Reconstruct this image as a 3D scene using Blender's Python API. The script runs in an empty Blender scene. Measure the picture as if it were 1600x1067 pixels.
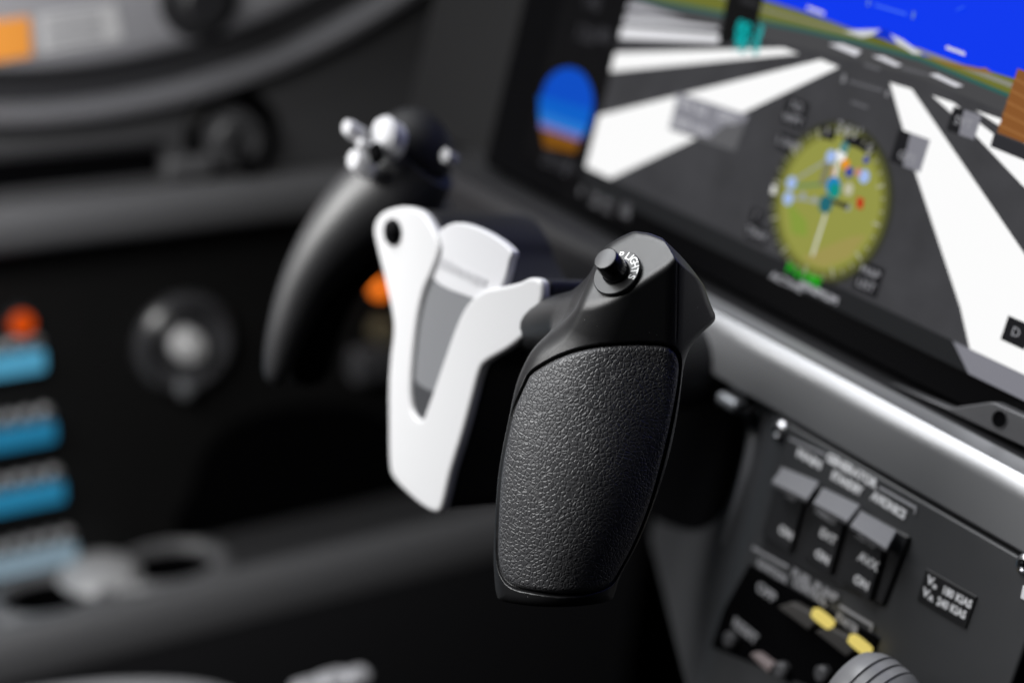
import bpy, bmesh, math, random
import numpy as np
from mathutils import Vector, Matrix
random.seed(4)
SC = bpy.context.scene
COL = SC.collection

# ------------------------------------------------------------------ camera, world, lights, exposure
FPX = 2696.0                                   # focal length in pixels of the 1600 wide photograph
CX, CY = 800.0, 533.5
R = np.array([[.826, .148, -.543], [-.557, .3546, -.751], [.0818, .9234, .3754]])   # camera axes -> cabin axes (X forward, Y left, Z up)
u_, s_, vt_ = np.linalg.svd(R); R = u_ @ vt_
CAM = np.array([0.0, 0.0, 1.2])
cd = bpy.data.cameras.new('camera'); cam = bpy.data.objects.new('camera', cd); COL.objects.link(cam)
cam.matrix_world = Matrix.Translation(Vector(CAM)) @ Matrix(R.tolist()).to_4x4()
cd.sensor_width = 36.0; cd.lens = 36.0 * FPX / 1600.0
cd.clip_start = .02; cd.clip_end = 50
cd.dof.use_dof = True; cd.dof.focus_distance = .611; cd.dof.aperture_fstop = 3.6; cd.dof.aperture_blades = 0
SC.camera = cam
w = bpy.data.worlds.new('World'); SC.world = w; w.use_nodes = True
w.node_tree.nodes['Background'].inputs[0].default_value = (.80, .88, 1, 1)
w.node_tree.nodes['Background'].inputs[1].default_value = .008
SC.view_settings.view_transform = 'Standard'; SC.view_settings.look = 'None'
SC.view_settings.exposure = 0; SC.view_settings.gamma = 1; SC.view_settings.use_curve_mapping = False
SC.cycles.use_denoising = True
SC.cycles.max_bounces = 6
SC.cycles.sample_clamp_indirect = 4

def P(px, py, d):
    """the cabin point seen at photo pixel (px,py) at distance d along the view axis"""
    v = np.array([(px - CX) / FPX * d, -(py - CY) / FPX * d, -d])
    return CAM + R @ v
def camdir(x, y, z):
    v = R @ np.array([x, y, z]); return v / np.linalg.norm(v)

def area(name, pos, target, sx, sy, power, color=(1, 1, 1), spread=180):
    l = bpy.data.lights.new(name, 'AREA'); l.shape = 'RECTANGLE'; l.size = sx; l.size_y = sy
    l.energy = power; l.color = color; l.spread = math.radians(spread)
    o = bpy.data.objects.new(name, l); COL.objects.link(o)
    o.location = Vector(pos)
    o.rotation_euler = (Vector(target) - Vector(pos)).to_track_quat('-Z', 'Y').to_euler()
    return o
HERO = P(930, 600, .62)
area('cabin_light', HERO + camdir(-.80, .52, .34) * .95, HERO + np.array([0, .05, .02]), .50, .40, 8.0, (1, .995, .985))
area('side_window_light', np.array([-.04, 1.54, 2.68]), np.array([.42, .38, .95]), 1.9, 1.4, 64.0, (.96, .98, 1))
area('console_light', np.array([.16, .74, 1.05]), np.array([.30, 1.02, .55]), .16, .16, 1.8, (1, .99, .97))

# ------------------------------------------------------------------ materials
MATS = {}
def mat(name, col, rough=.5, metal=0, spec=.5, emit=0, noise=0, nscale=300, bump=0, bscale=2500, coat=0):
    if name in MATS: return MATS[name]
    m = bpy.data.materials.new(name); m.use_nodes = True; nt = m.node_tree; b = nt.nodes['Principled BSDF']
    c = (col[0], col[1], col[2], 1)
    b.inputs['Base Color'].default_value = c; b.inputs['Roughness'].default_value = rough
    b.inputs['Metallic'].default_value = metal; b.inputs['Specular IOR Level'].default_value = spec
    b.inputs['Coat Weight'].default_value = coat
    if emit:
        b.inputs['Emission Color'].default_value = c; b.inputs['Emission Strength'].default_value = emit
    tc = None
    if noise:
        tc = nt.nodes.new('ShaderNodeTexCoord')
        n = nt.nodes.new('ShaderNodeTexNoise'); n.inputs['Scale'].default_value = nscale; n.inputs['Detail'].default_value = 5
        nt.links.new(tc.outputs['Object'], n.inputs['Vector'])
        mr = nt.nodes.new('ShaderNodeMapRange'); mr.inputs['To Min'].default_value = max(.02, rough - noise); mr.inputs['To Max'].default_value = min(1, rough + noise)
        nt.links.new(n.outputs['Fac'], mr.inputs['Value']); nt.links.new(mr.outputs[0], b.inputs['Roughness'])
    if bump:
        tc = tc or nt.nodes.new('ShaderNodeTexCoord')
        n = nt.nodes.new('ShaderNodeTexNoise'); n.inputs['Scale'].default_value = bscale; n.inputs['Detail'].default_value = 2
        nt.links.new(tc.outputs['Object'], n.inputs['Vector'])
        bp = nt.nodes.new('ShaderNodeBump'); bp.inputs['Strength'].default_value = bump; bp.inputs['Distance'].default_value = .0002
        nt.links.new(n.outputs['Fac'], bp.inputs['Height']); nt.links.new(bp.outputs[0], b.inputs['Normal'])
    MATS[name] = m; return m
def srgb(r, g, b):
    f = lambda v: ((v / 255 + .055) / 1.055) ** 2.4 if v > 10 else v / 255 / 12.92
    return (f(r), f(g), f(b))
def glow(name, r, g, b, k=1.0):
    """a lit area of a display: emits its own colour, dark when off"""
    if name in MATS: return MATS[name]
    m = bpy.data.materials.new(name); m.use_nodes = True; bs = m.node_tree.nodes['Principled BSDF']
    bs.inputs['Base Color'].default_value = (.001, .001, .001, 1); bs.inputs['Roughness'].default_value = .6
    bs.inputs['Specular IOR Level'].default_value = .04
    bs.inputs['Emission Color'].default_value = (*srgb(r, g, b), 1); bs.inputs['Emission Strength'].default_value = k
    MATS[name] = m; return m

def grip_plastic():
    m = mat('grip_plastic', (.012, .012, .013), .40, spec=.7, noise=.06, nscale=900, bump=.22, bscale=5200)
    nt = m.node_tree; b = nt.nodes['Principled BSDF']                 # dust specks on the moulded plastic
    tc = nt.nodes.new('ShaderNodeTexCoord'); v = nt.nodes.new('ShaderNodeTexVoronoi'); v.inputs['Scale'].default_value = 420
    nt.links.new(tc.outputs['Object'], v.inputs['Vector'])
    lt = nt.nodes.new('ShaderNodeMath'); lt.operation = 'LESS_THAN'; lt.inputs[1].default_value = .06
    nt.links.new(v.outputs['Distance'], lt.inputs[0])
    sp = nt.nodes.new('ShaderNodeSeparateColor'); nt.links.new(v.outputs['Color'], sp.inputs[0])
    g = nt.nodes.new('ShaderNodeMath'); g.operation = 'GREATER_THAN'; g.inputs[1].default_value = .88
    nt.links.new(sp.outputs[0], g.inputs[0])
    mu = nt.nodes.new('ShaderNodeMath'); mu.operation = 'MULTIPLY'; nt.links.new(lt.outputs[0], mu.inputs[0]); nt.links.new(g.outputs[0], mu.inputs[1])
    mx = nt.nodes.new('ShaderNodeMix'); mx.data_type = 'RGBA'; nt.links.new(mu.outputs[0], mx.inputs['Factor'])
    mx.inputs['A'].default_value = (.012, .012, .013, 1); mx.inputs['B'].default_value = (.35, .35, .35, 1)
    nt.links.new(mx.outputs['Result'], b.inputs['Base Color'])
    return m

def leather():
    m = bpy.data.materials.new('grained_leather'); m.use_nodes = True; nt = m.node_tree; b = nt.nodes['Principled BSDF']
    N = nt.nodes.new; L = nt.links.new
    tc = N('ShaderNodeTexCoord')
    nz = N('ShaderNodeTexNoise'); nz.inputs['Scale'].default_value = 160; nz.inputs['Detail'].default_value = 4
    L(tc.outputs['Object'], nz.inputs['Vector'])
    sub = N('ShaderNodeVectorMath'); sub.operation = 'SUBTRACT'; sub.inputs[1].default_value = (.5, .5, .5); L(nz.outputs['Color'], sub.inputs[0])
    sc = N('ShaderNodeVectorMath'); sc.operation = 'SCALE'; sc.inputs['Scale'].default_value = .0016; L(sub.outputs[0], sc.inputs[0])
    ad = N('ShaderNodeVectorMath'); ad.operation = 'ADD'; L(tc.outputs['Object'], ad.inputs[0]); L(sc.outputs[0], ad.inputs[1])
    def vor(scale, lo, hi):
        v = N('ShaderNodeTexVoronoi'); v.feature = 'DISTANCE_TO_EDGE'; v.inputs['Scale'].default_value = scale
        L(ad.outputs[0], v.inputs['Vector'])
        r = N('ShaderNodeMapRange'); r.interpolation_type = 'SMOOTHSTEP'
        r.inputs['From Min'].default_value = lo; r.inputs['From Max'].default_value = hi
        L(v.outputs['Distance'], r.inputs['Value']); return r.outputs[0]
    a = vor(640, .0, .24); c = vor(1100, 0, .24)
    n2 = N('ShaderNodeTexNoise'); n2.inputs['Scale'].default_value = 900; n2.inputs['Detail'].default_value = 3; L(tc.outputs['Object'], n2.inputs['Vector'])
    m1 = N('ShaderNodeMath'); m1.operation = 'MULTIPLY_ADD'; L(c, m1.inputs[0]); m1.inputs[1].default_value = .10; L(a, m1.inputs[2])
    m2 = N('ShaderNodeMath'); m2.operation = 'MULTIPLY_ADD'; L(n2.outputs['Fac'], m2.inputs[0]); m2.inputs[1].default_value = .14; L(m1.outputs[0], m2.inputs[2])
    bp = N('ShaderNodeBump'); bp.inputs['Strength'].default_value = .85; bp.inputs['Distance'].default_value = .00023
    L(m2.outputs[0], bp.inputs['Height']); L(bp.outputs[0], b.inputs['Normal'])
    b.inputs['Base Color'].default_value = (.066, .066, .070, 1)
    b.inputs['Roughness'].default_value = .46; b.inputs['Specular IOR Level'].default_value = .8
    n3 = N('ShaderNodeTexNoise'); n3.inputs['Scale'].default_value = 38; n3.inputs['Detail'].default_value = 4; L(tc.outputs['Object'], n3.inputs['Vector'])
    mr = N('ShaderNodeMapRange'); mr.inputs['From Min'].default_value = .3; mr.inputs['From Max'].default_value = .7; mr.inputs['To Min'].default_value = .38; mr.inputs['To Max'].default_value = .56
    L(n3.outputs['Fac'], mr.inputs['Value']); L(mr.outputs[0], b.inputs['Roughness'])          # handled patches are a little shinier
    m3 = N('ShaderNodeMapRange'); m3.inputs['From Min'].default_value = .3; m3.inputs['From Max'].default_value = .7; m3.inputs['To Min'].default_value = .6; m3.inputs['To Max'].default_value = 1.0
    L(n3.outputs['Fac'], m3.inputs['Value']); L(m3.outputs[0], bp.inputs['Strength'])
    MATS['grained_leather'] = m; return m

BLACK = mat('black_plastic', (.016, .016, .018), .5, noise=.08)
DEEP = mat('deep_black', (.0016, .0016, .0020), .8, spec=.03)
GLOSSBLACK = mat('gloss_black', (.0010, .0010, .0014), .40, spec=.08)
PANELGREY = mat('panel_grey', (.043, .044, .047), .48, noise=.06, nscale=120, bump=.12, bscale=3000)
ROLLGREY = mat('satin_grey', (.31, .313, .324), .38, metal=.72, spec=.6)
WALLGREY = mat('wall_grey', (.065, .065, .069), .55, noise=.08)
WALLDARK = mat('wall_dark', (.0065, .0065, .0066), .6, noise=.08, spec=.3)
LIGHTGREY = mat('light_grey_trim', (.34, .34, .365), .5)
WHITEPL = mat('white_plastic', (.61, .61, .62), .38, noise=.04)
SILVER = mat('silver_grey', (.30, .31, .33), .40, metal=.5)
PANELSILV = mat('hub_grey', (.21, .214, .226), .42, metal=.15)
CHROME = mat('bright_metal', (.62, .62, .64), .28, metal=1)
TEXTWHITE = mat('white_lettering', (.78, .78, .80), .5)
TEXTGREY = mat('grey_lettering', (.36, .36, .38), .5)
GUARD = mat('guard_grey', (.13, .13, .14), .45)
GRIP = grip_plastic(); LEATHER = leather()

# ------------------------------------------------------------------ helpers
WM = {}
def root(name, pos, label, cat, group=None, kind=None):
    o = bpy.data.objects.new(name, None); COL.objects.link(o); o.empty_display_size = .01
    o.location = Vector(pos); WM[o.name] = np.array(pos, float)
    tag(o, label, cat, group, kind); return o
def tag(o, label=None, cat=None, group=None, kind=None):
    if label: o['label'] = label
    if cat: o['category'] = cat
    if group: o['group'] = group
    if kind: o['kind'] = kind
    return o
def obj(name, verts, faces, mats, parent=None, smooth=True, angle=35, fmat=None):
    V = np.asarray([list(v) for v in verts], float)
    if parent is None: org = V.mean(0)
    else: org = WM[parent.name]
    me = bpy.data.meshes.new(name); me.from_pydata((V - org).tolist(), [], faces)
    for m in (mats if isinstance(mats, (list, tuple)) else [mats]): me.materials.append(m)
    if fmat is not None: me.polygons.foreach_set('material_index', fmat)
    o = bpy.data.objects.new(name, me); COL.objects.link(o)
    bm = bmesh.new(); bm.from_mesh(me); bmesh.ops.recalc_face_normals(bm, faces=bm.faces); bm.to_mesh(me); bm.free()
    if smooth:
        me.polygons.foreach_set('use_smooth', [True] * len(me.polygons)); me.set_sharp_from_angle(angle=math.radians(angle))
    if parent is None: o.location = Vector(org)
    else: o.parent = parent
    WM[o.name] = org
    return o
def bevel(o, width, seg=3, angle=30):
    m = o.modifiers.new('bevel', 'BEVEL'); m.width = width; m.segments = seg; m.limit_method = 'ANGLE'; m.angle_limit = math.radians(angle)
    m.harden_normals = False
    wn = o.modifiers.new('weighted', 'WEIGHTED_NORMAL'); wn.keep_sharp = False
    o.data.polygons.foreach_set('use_smooth', [True] * len(o.data.polygons))
    return o
class Frame:
    def __init__(s, o, e1, e2, n): s.o, s.e1, s.e2, s.n = map(lambda v: np.asarray(v, float), (o, e1, e2, n))
    def pt(s, a, b, c=0): return s.o + a * s.e1 + b * s.e2 + c * s.n
    def pix(s, px, py, c=0):
        d = P(px, py, 1.0) - CAM; o = s.o + c * s.n
        t = np.dot(o - CAM, s.n) / np.dot(d, s.n); q = CAM + t * d - s.o
        return float(np.dot(q, s.e1)), float(np.dot(q, s.e2))
    def at(s, px, py, c=0): a, b = s.pix(px, py, c); return s.pt(a, b, c)
    def sub(s, a, b, c=0, rot=0):
        cr, sr = math.cos(rot), math.sin(rot)
        return Frame(s.pt(a, b, c), cr * s.e1 + sr * s.e2, -sr * s.e1 + cr * s.e2, s.n)
def smooth_poly(pts, n=4, closed=True):
    """Catmull-Rom through the traced points"""
    p = np.asarray(pts, float); N = len(p); out = []
    for i in range(N if closed else N - 1):
        if closed: a, b, c, d = p[(i - 1) % N], p[i], p[(i + 1) % N], p[(i + 2) % N]
        else: a, b, c, d = p[max(i - 1, 0)], p[i], p[i + 1], p[min(i + 2, N - 1)]
        for k in range(n):
            t = k / n
            out.append(.5 * ((2 * b) + (c - a) * t + (2 * a - 5 * b + 4 * c - d) * t * t + (3 * b - a - 3 * c + d) * t ** 3))
    if not closed: out.append(p[-1])
    return np.array(out)
def prism(name, front, back, m, parent=None, bev=0, seg=3, smooth=True):
    """solid between two matching loops of points"""
    n = len(front); V = list(front) + list(back)
    F = [tuple(range(n)), tuple(range(2 * n - 1, n - 1, -1))] + [(i, n + i, n + (i + 1) % n, (i + 1) % n) for i in range(n)]
    o = obj(name, V, F, m, parent, smooth)
    if bev: bevel(o, bev, seg)
    return o
def plate(name, fr, poly, c0, c1, m, parent=None, bev=0, seg=3):
    return prism(name, [fr.pt(a, b, c1) for a, b in poly], [fr.pt(a, b, c0) for a, b in poly], m, parent, bev, seg)
def box(name, fr, a0, a1, b0, b1, c0, c1, m, parent=None, bev=0, seg=3):
    return plate(name, fr, [(a0, b0), (a1, b0), (a1, b1), (a0, b1)], c0, c1, m, parent, bev, seg)
def ell(a, b, ra, rb, n=40): return [(a + ra * math.cos(2 * math.pi * i / n), b + rb * math.sin(2 * math.pi * i / n)) for i in range(n)]
def arc_band(name, fr, prof, m, parent, d0, d1, n=96):
    """a profile swept round part of a circle"""
    V = [fr.pt(r * math.cos(math.radians(d0 + (d1 - d0) * i / n)), r * math.sin(math.radians(d0 + (d1 - d0) * i / n)), h) for r, h in prof for i in range(n + 1)]
    F = [(k * (n + 1) + i, k * (n + 1) + i + 1, (k + 1) * (n + 1) + i + 1, (k + 1) * (n + 1) + i) for k in range(len(prof) - 1) for i in range(n)]
    return obj(name, V, F, m, parent)
def lathe(name, fr, prof, m, parent=None, n=56, angle=35, close=True):
    """prof: (radius, height along the frame's normal)"""
    V, F = [], []
    for r, h in prof:
        for i in range(n):
            t = 2 * math.pi * i / n; V.append(fr.pt(r * math.cos(t), r * math.sin(t), h))
    for k in range(len(prof) - 1):
        for i in range(n):
            j = (i + 1) % n; F.append((k * n + i, k * n + j, (k + 1) * n + j, (k + 1) * n + i))
    if close: F.append(tuple(range(n))); F.append(tuple((len(prof) - 1) * n + i for i in range(n)))
    return obj(name, V, F, m, parent, True, angle)
def tube(name, pts, rads, m, parent=None, n=28, sub=6, flat=1.0, side=None):
    pr = smooth_poly([list(p) + [r] for p, r in zip(pts, rads)], sub, False)
    V, F = [], []; c = pr[:, :3]; r = pr[:, 3]
    ref = np.array(side if side is not None else (0, 0, 1.0))
    for k in range(len(c)):
        t = c[min(k + 1, len(c) - 1)] - c[max(k - 1, 0)]; t /= np.linalg.norm(t)
        x = np.cross(ref, t); x /= np.linalg.norm(x); y = np.cross(t, x)
        for i in range(n):
            q = 2 * math.pi * i / n; V.append(c[k] + r[k] * (math.cos(q) * x * flat + math.sin(q) * y))
    for k in range(len(c) - 1):
        for i in range(n):
            j = (i + 1) % n; F.append((k * n + i, k * n + j, (k + 1) * n + j, (k + 1) * n + i))
    F.append(tuple(range(n))); F.append(tuple((len(c) - 1) * n + i for i in range(n)))
    return obj(name, V, F, m, parent)
def text(name, s, fr, size, m, parent=None, align='CENTER', extrude=.00006, sx=1.0, bold=0.0):
    """lettering lying in the frame's plane, centred on its origin"""
    cu = bpy.data.curves.new(name, 'FONT'); cu.body = s; cu.size = size; cu.align_x = align; cu.align_y = 'CENTER'
    cu.extrude = extrude; cu.offset = bold; cu.resolution_u = 3
    t = bpy.data.objects.new('tmp', cu); COL.objects.link(t)
    dg = bpy.context.evaluated_depsgraph_get(); me = bpy.data.meshes.new_from_object(t.evaluated_get(dg))
    V = [fr.pt(v.co.x * sx, v.co.y, v.co.z) for v in me.vertices]; F = [tuple(p.vertices) for p in me.polygons]
    bpy.data.objects.remove(t); bpy.data.curves.remove(cu); bpy.data.meshes.remove(me)
    return obj(name, V, F, m, parent, False)
def fit_text(name, s, fr, p, q, size, m, parent, c=.0, bold=0.0):
    """lettering set between two traced end points"""
    A, B = np.array(fr.pix(*p, c)), np.array(fr.pix(*q, c)); d = B - A
    g = fr.sub(*((A + B) / 2), c, math.atan2(d[1], d[0]))
    o = text(name, s, g, size, m, parent, bold=bold)
    w_ = np.array([np.dot(np.array(v.co) + WM[o.name] - g.o, g.e1) for v in o.data.vertices]); k = np.linalg.norm(d) / (w_.max() - w_.min())
    for v in o.data.vertices:
        r = np.array(v.co) + WM[o.name] - g.o; a = np.dot(r, g.e1); v.co = Vector(g.o + r + (k - 1) * a * g.e1 - WM[o.name])
    return o
def sheets(name, fr, items, parent, c0=0.0, step=.00008):
    """flat coloured areas of a display picture, one mesh, each area a sheet above the one before: items = (material, [(px,py)...])"""
    V, F, M, mats = [], [], [], []
    for k, (m, poly) in enumerate(items):
        if m not in mats: mats.append(m)
        ip = [fr.pt(*fr.pix(x, y), c0 + k * step) for x, y in poly]
        F.append(tuple(range(len(V), len(V) + len(ip)))); V += ip; M.append(mats.index(m))
    return obj(name, V, F, mats, parent, False, fmat=M)

# ------------------------------------------------------------------ reference frames of the cockpit
X, Y, Z = np.eye(3)
T = math.radians(11)
UP = Z * math.cos(T) + X * math.sin(T); OUT = -X * math.cos(T) + Z * math.sin(T)
PAN = Frame(P(1560, 650, .68), -Y, UP, OUT)              # instrument panel plane (leans forward at the top)
WALL = Frame(np.array([0, 1.05, 1.2]), X, Z, -Y)         # left side wall

# ================================================================== SETTING

# floor and forward bulkhead of the foot well, side wall
def quad(name, pts, m, **k):
    o = obj(name, pts, [(0, 1, 2, 3)], m, None, False); return tag(o, kind='structure', **k)
quad('floor', [(-1, -1, .1), (2, -1, .1), (2, 1.3, .1), (-1, 1.3, .1)], DEEP)
quad('bulkhead', [(1.25, -1, .1), (1.25, 1.3, .1), (1.25, 1.3, 2.2), (1.25, -1, 2.2)], DEEP)
box('sidewall', WALL, -.4, 1.25, -.385, .0, -.03, 0, WALLGREY)['kind'] = 'structure'
box('lower_sidewall', WALL, -.4, 1.25, -1.1, -.385, -.03, -.012, WALLDARK)['kind'] = 'structure'

wp = box('shade_block', WALL, .10, 1.25, .0, .265, -.04, -.002, WALLDARK); wp['kind'] = 'structure'  # unseen box added to keep window light off the left sill and panel
# instrument panel: rolled sill under the displays and the switch panel below it
pan = root('instrument_panel', PAN.o, 'charcoal instrument panel with a bright rolled sill under the big display', 'instrument panel', kind='structure')
AL, AR = -.385, .20
b_top = PAN.pix(1380, 602, .0108)[1]; b_low = PAN.pix(1380, 650, .0205)[1]; b_gr = PAN.pix(1400, 752, .022)[1]
prof = [(b_top - .0006, .0096), (b_top - .0009, .0108), (b_top - .0016, .0120)]
bl_, r_fil = b_low, .0140                                  # broad bevel facing up and aft, then a soft turn into the upright face
for i in range(0, 9):
    q = math.radians(37) * (1 - i / 8)
    prof.append((bl_ - .0015 + r_fil * math.sin(q) - .0015, .022 - r_fil * (1 - math.cos(q))))
prof += [(b_gr + .0012, .022), (b_gr, .0208), (b_gr, .004), (b_gr, -.03)]
AM = PAN.pix(1020, 450, .015)[0]                          # the bright sill starts behind the grip; further left the sill has shade put into its colour
for nm, a0_, a1_, m_ in (('sill', AM, AR, ROLLGREY), ('sill_shaded', AL, AM - .0008, mat('sill_shade_black', (.010, .0095, .011), .42, spec=.5))):
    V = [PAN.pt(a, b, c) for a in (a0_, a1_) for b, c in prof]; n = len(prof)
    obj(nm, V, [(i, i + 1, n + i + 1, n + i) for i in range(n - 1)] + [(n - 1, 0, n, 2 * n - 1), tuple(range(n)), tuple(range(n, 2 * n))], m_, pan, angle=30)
box('sill_shelf', PAN, AL, AR, b_top - .004, b_top - .0004, -.03, .0098, BLACK, pan)
box('backboard', PAN, AL, AR, b_top, .27, -.04, -.012, DEEP, pan)
cF = .022
aR = PAN.pix(1592, 1040, cF)[0]; aL = PAN.pix(1196, 690, cF)[0]; b_bot = PAN.pix(1070, 985, -.03)[1]
plan = [(aR, -.05), (aR, cF - .002), (aR - .002, cF)]
rr = .030
for i in range(0, 13):
    q = math.radians(34) * i / 12
    plan.append((aL + .012 - rr * math.sin(q), cF - rr * (1 - math.cos(q))))
ax, cx = plan[-1]
plan += [(ax - .19 * math.cos(q), cx - .19 * math.sin(q)), (ax - .20, cx - .18), (aR - .01, cx - .18)]
sp = prism('switch_panel', [PAN.pt(a, b_gr - .0016, c) for a, c in plan], [PAN.pt(a, b_bot, c) for a, c in plan], PANELGREY, pan)
bevel(sp, .0012, 2, 50)
q = math.radians(34)
SIDE = Frame(PAN.pt(ax, 0, cx), math.cos(q) * PAN.e1 + math.sin(q) * PAN.n, PAN.e2, -math.sin(q) * PAN.e1 + math.cos(q) * PAN.n)
plate('opening_shade', SIDE, smooth_poly([SIDE.pix(x, y) for x, y in [(1000, 600), (1130, 632), (1166, 660), (1156, 730), (1128, 800), (1080, 828), (1010, 800), (960, 740), (940, 640)]], 5), 0, .0008, DEEP, pan)  # flat black plate, the shade of an opening put into its colour
tube('edge_highlight', [SIDE.at(x, y, -.001) for x, y in [(1040, 604), (1110, 616), (1160, 630), (1182, 654), (1176, 720), (1156, 790), (1132, 850)]], [.0025, .0034, .0040, .0044, .0042, .0036, .002], mat('edge_highlight_grey', (.16, .16, .17), .4), pan)  # added tube, its paler grey draws the highlight along the panel edge
box('groove_backing', PAN, aL - .12, AR, b_gr - .004, b_gr + .002, -.05, .010, DEEP, pan)

# side console with two cup wells
ZC = 1.2 - .648
CON = Frame(np.array([.4, 1.0, ZC]), X, Y, Z)
con = root('side_console', CON.o, 'dark grey side console shelf with two round cup wells below the breaker panel', 'console', kind='structure')
yE = CON.pix(0, 1012)[1]
cups = [(CON.pix(100, 962)[0], yE + .047), (CON.pix(285, 906)[0], yE + .050)]
def top_with_holes():
    bm = bmesh.new()
    def loop(pts):
        vs = [bm.verts.new(CON.pt(a, b, 0)) for a, b in pts]
        return [bm.edges.new((vs[i], vs[(i + 1) % len(vs)])) for i in range(len(vs))]
    es = loop([(-.4, yE + .014), (.45, yE + .014), (.45, .062), (-.4, .062)])
    for a, b in cups: es += loop(ell(a, b, .034, .025, 40))
    bmesh.ops.triangle_fill(bm, use_beauty=True, edges=es)
    V = [v.co[:] for v in bm.verts]; bm.verts.index_update(); F = [tuple(v.index for v in f.verts) for f in bm.faces]; bm.free()
    return V, F
CONGREY = mat('console_grey', (.10, .10, .105), .40, spec=.5, noise=.05)
RIMGREY = mat('cup_rim_grey', (.12, .12, .126), .42, spec=.5)
V, F = top_with_holes(); obj('shelf_top', V, F, mat('shelf_dark', (.030, .030, .032), .55), con, False)
prof = [(yE + .014, -.002), (yE + .014, .004)] + [(yE + .002 + .012 * math.cos(q) , .004 + .010 * math.sin(q)) if q < math.pi / 2 else (yE + .002 + .018 * math.cos(q), -.018 + .032 * math.sin(q)) for q in [math.pi * i / 16 for i in range(1, 17)]]
V = [CON.pt(a, b, c) for a in (-.4, .45) for b, c in prof]; n = len(prof)
obj('front_rail', V, [(i, i + 1, n + i + 1, n + i) for i in range(n - 1)], mat('rail_grey', (.085, .085, .09), .5), con)
prof = [(yE - .0155, -.018), (yE - .0165, -.10), (yE - .0165, -.40)]
V = [CON.pt(a, b, c) for a in (-.4, .45) for b, c in prof]; n = len(prof)
obj('front_face', V, [(i, i + 1, n + i + 1, n + i) for i in range(n - 1)], mat('console_front', (.024, .024, .027), .55), con)
for k, (a, b) in enumerate(cups):
    V, F = [], []
    pr = [(1.42, 0), (1.30, .004), (1.15, .006), (1.02, .004), (.95, -.002), (.92, -.05), (0.02, -.052)]
    for r, h in pr:
        for x_, y_ in ell(a, b, .034 * r, .025 * r, 40): V.append(CON.pt(x_, y_, h))
    for q in range(len(pr) - 1):
        for i in range(40):
            j = (i + 1) % 40; F.append((q * 40 + i, q * 40 + j, q * 40 + 40 + j, q * 40 + 40 + i))
    o = obj('cup_holder', V, F, [RIMGREY, DEEP], None, True, 60, fmat=[0] * 160 + [1] * 80)
    tag(o, ['cup well nearest the corner, under the pale blue breaker strip', 'cup well further along the console, towards the dark recess'][k], 'cup holder', 'cup wells in the side console')

f = CON.sub((cups[0][0] + cups[1][0]) / 2 - .004, yE + .060, 0)
lathe('cup_highlight', f, [(.030, 0), (.026, .006), (.018, .010), (.008, .012), (.0005, .0125)], mat('cup_highlight_grey', (.34, .34, .35), .4), con, 40, 60)  # pale lump added, its colour carries the highlight between the cups
# ================================================================== SIDE WALL FITTINGS
wc = (.377, .208)
port = root('window_surround', WALL.pt(wc[0], wc[1], 0), 'big round window surround, pale grey inside a dark groove and grey rim', 'window surround')
PF = WALL.sub(*wc)
arc_band('pale_lining', PF, [(.37, -.02), (.38, .010), (.40, .010), (.470, .010), (.480, .006), (.484, .0005)], LIGHTGREY, port, 185, 355)
arc_band('dark_groove', PF, [(.484, .0006), (.4841, .004), (.494, .002), (.503, .006)], BLACK, port, 185, 355)
arc_band('rim', PF, [(.503, .006), (.505, .016), (.509, .021), (.514, .021), (.519, .016), (.524, .0005)], mat('rim_grey', (.10, .10, .108), .45), port, 185, 355)
a, b = WALL.pix(310, -4, .01); f = WALL.sub(a, b, .0105)
k = root('window_knob', f.o, 'black round knob on the pale window lining', 'knob'); lathe('knob_body', f, [(.001, .016), (.014, .016), (.017, .013), (.018, 0)], BLACK, k); lathe('knob_flange', f, [(.018, .003), (.026, .002), (.028, 0)], BLACK, k)
def wall_quad(px, c): return [WALL.pix(x, y, c) for x, y in px]
o = plate('warning_label', WALL, wall_quad([(-70, 40), (46, 27), (50, 88), (-66, 108)], .011), .0102, .0112, mat('orange_label', (.85, .33, .05), .5)); tag(o, 'orange warning label stuck on the pale window lining', 'label')
lp = root('instruction_placard', WALL.at(125, 50, .0112), 'white instruction placard beside the orange label on the window lining', 'placard')
q = wall_quad([(60, 24), (180, 8), (192, 62), (66, 84)], .011)
plate('card', WALL, q, .0102, .0112, mat('pale_card', (.55, .55, .56), .5), lp)
for i in range(5):
    t0 = .16 + i * .17
    A = np.array(q[0]) * (1 - t0) + np.array(q[3]) * t0; B = np.array(q[1]) * (1 - t0) + np.array(q[2]) * t0
    d = B - A; A2 = A + d * .08; B2 = A + d * random.uniform(.75, .94); nn = np.array([0, .0009])
    plate('text_line', WALL, [A2 - nn, B2 - nn, B2 + nn, A2 + nn], .0112, .0115, mat('print_grey', (.22, .22, .24), .6), lp)

# ledge along the wall, slot over it
led = box('wall_ledge', WALL, -.3, .80, -.391, -.357, 0, .030, mat('ledge_grey', (.085, .085, .09), .45)); bevel(led, .014, 5); led['kind'] = 'structure'
a0, b0 = WALL.pix(-60, 262); a1, b1 = WALL.pix(245, 232)
sl = root('wall_pocket', WALL.pt(.40, -.345, 0), 'long black pocket slot in the wall above the ledge', 'pocket')
box('slot_mouth', WALL, -.2, .452, -.352, -.334, 0, .002, DEEP, sl)
bevel(box('slot_lip', WALL, -.2, .455, -.3335, -.3285, 0, .006, BLACK, sl), .002, 3)
o = box('hinge_block', WALL, .455, .49, -.356, -.340, 0, .012, mat('block_grey', (.085, .085, .09), .5)); bevel(o, .005, 4); tag(o, 'small grey block on the ledge right of the black pocket slot', 'block')
f = WALL.sub(*WALL.pix(358, 212), 0)
kn = root('rotary_control', f.o, 'black rotary knob on the wall below the window rim', 'rotary control')
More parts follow.
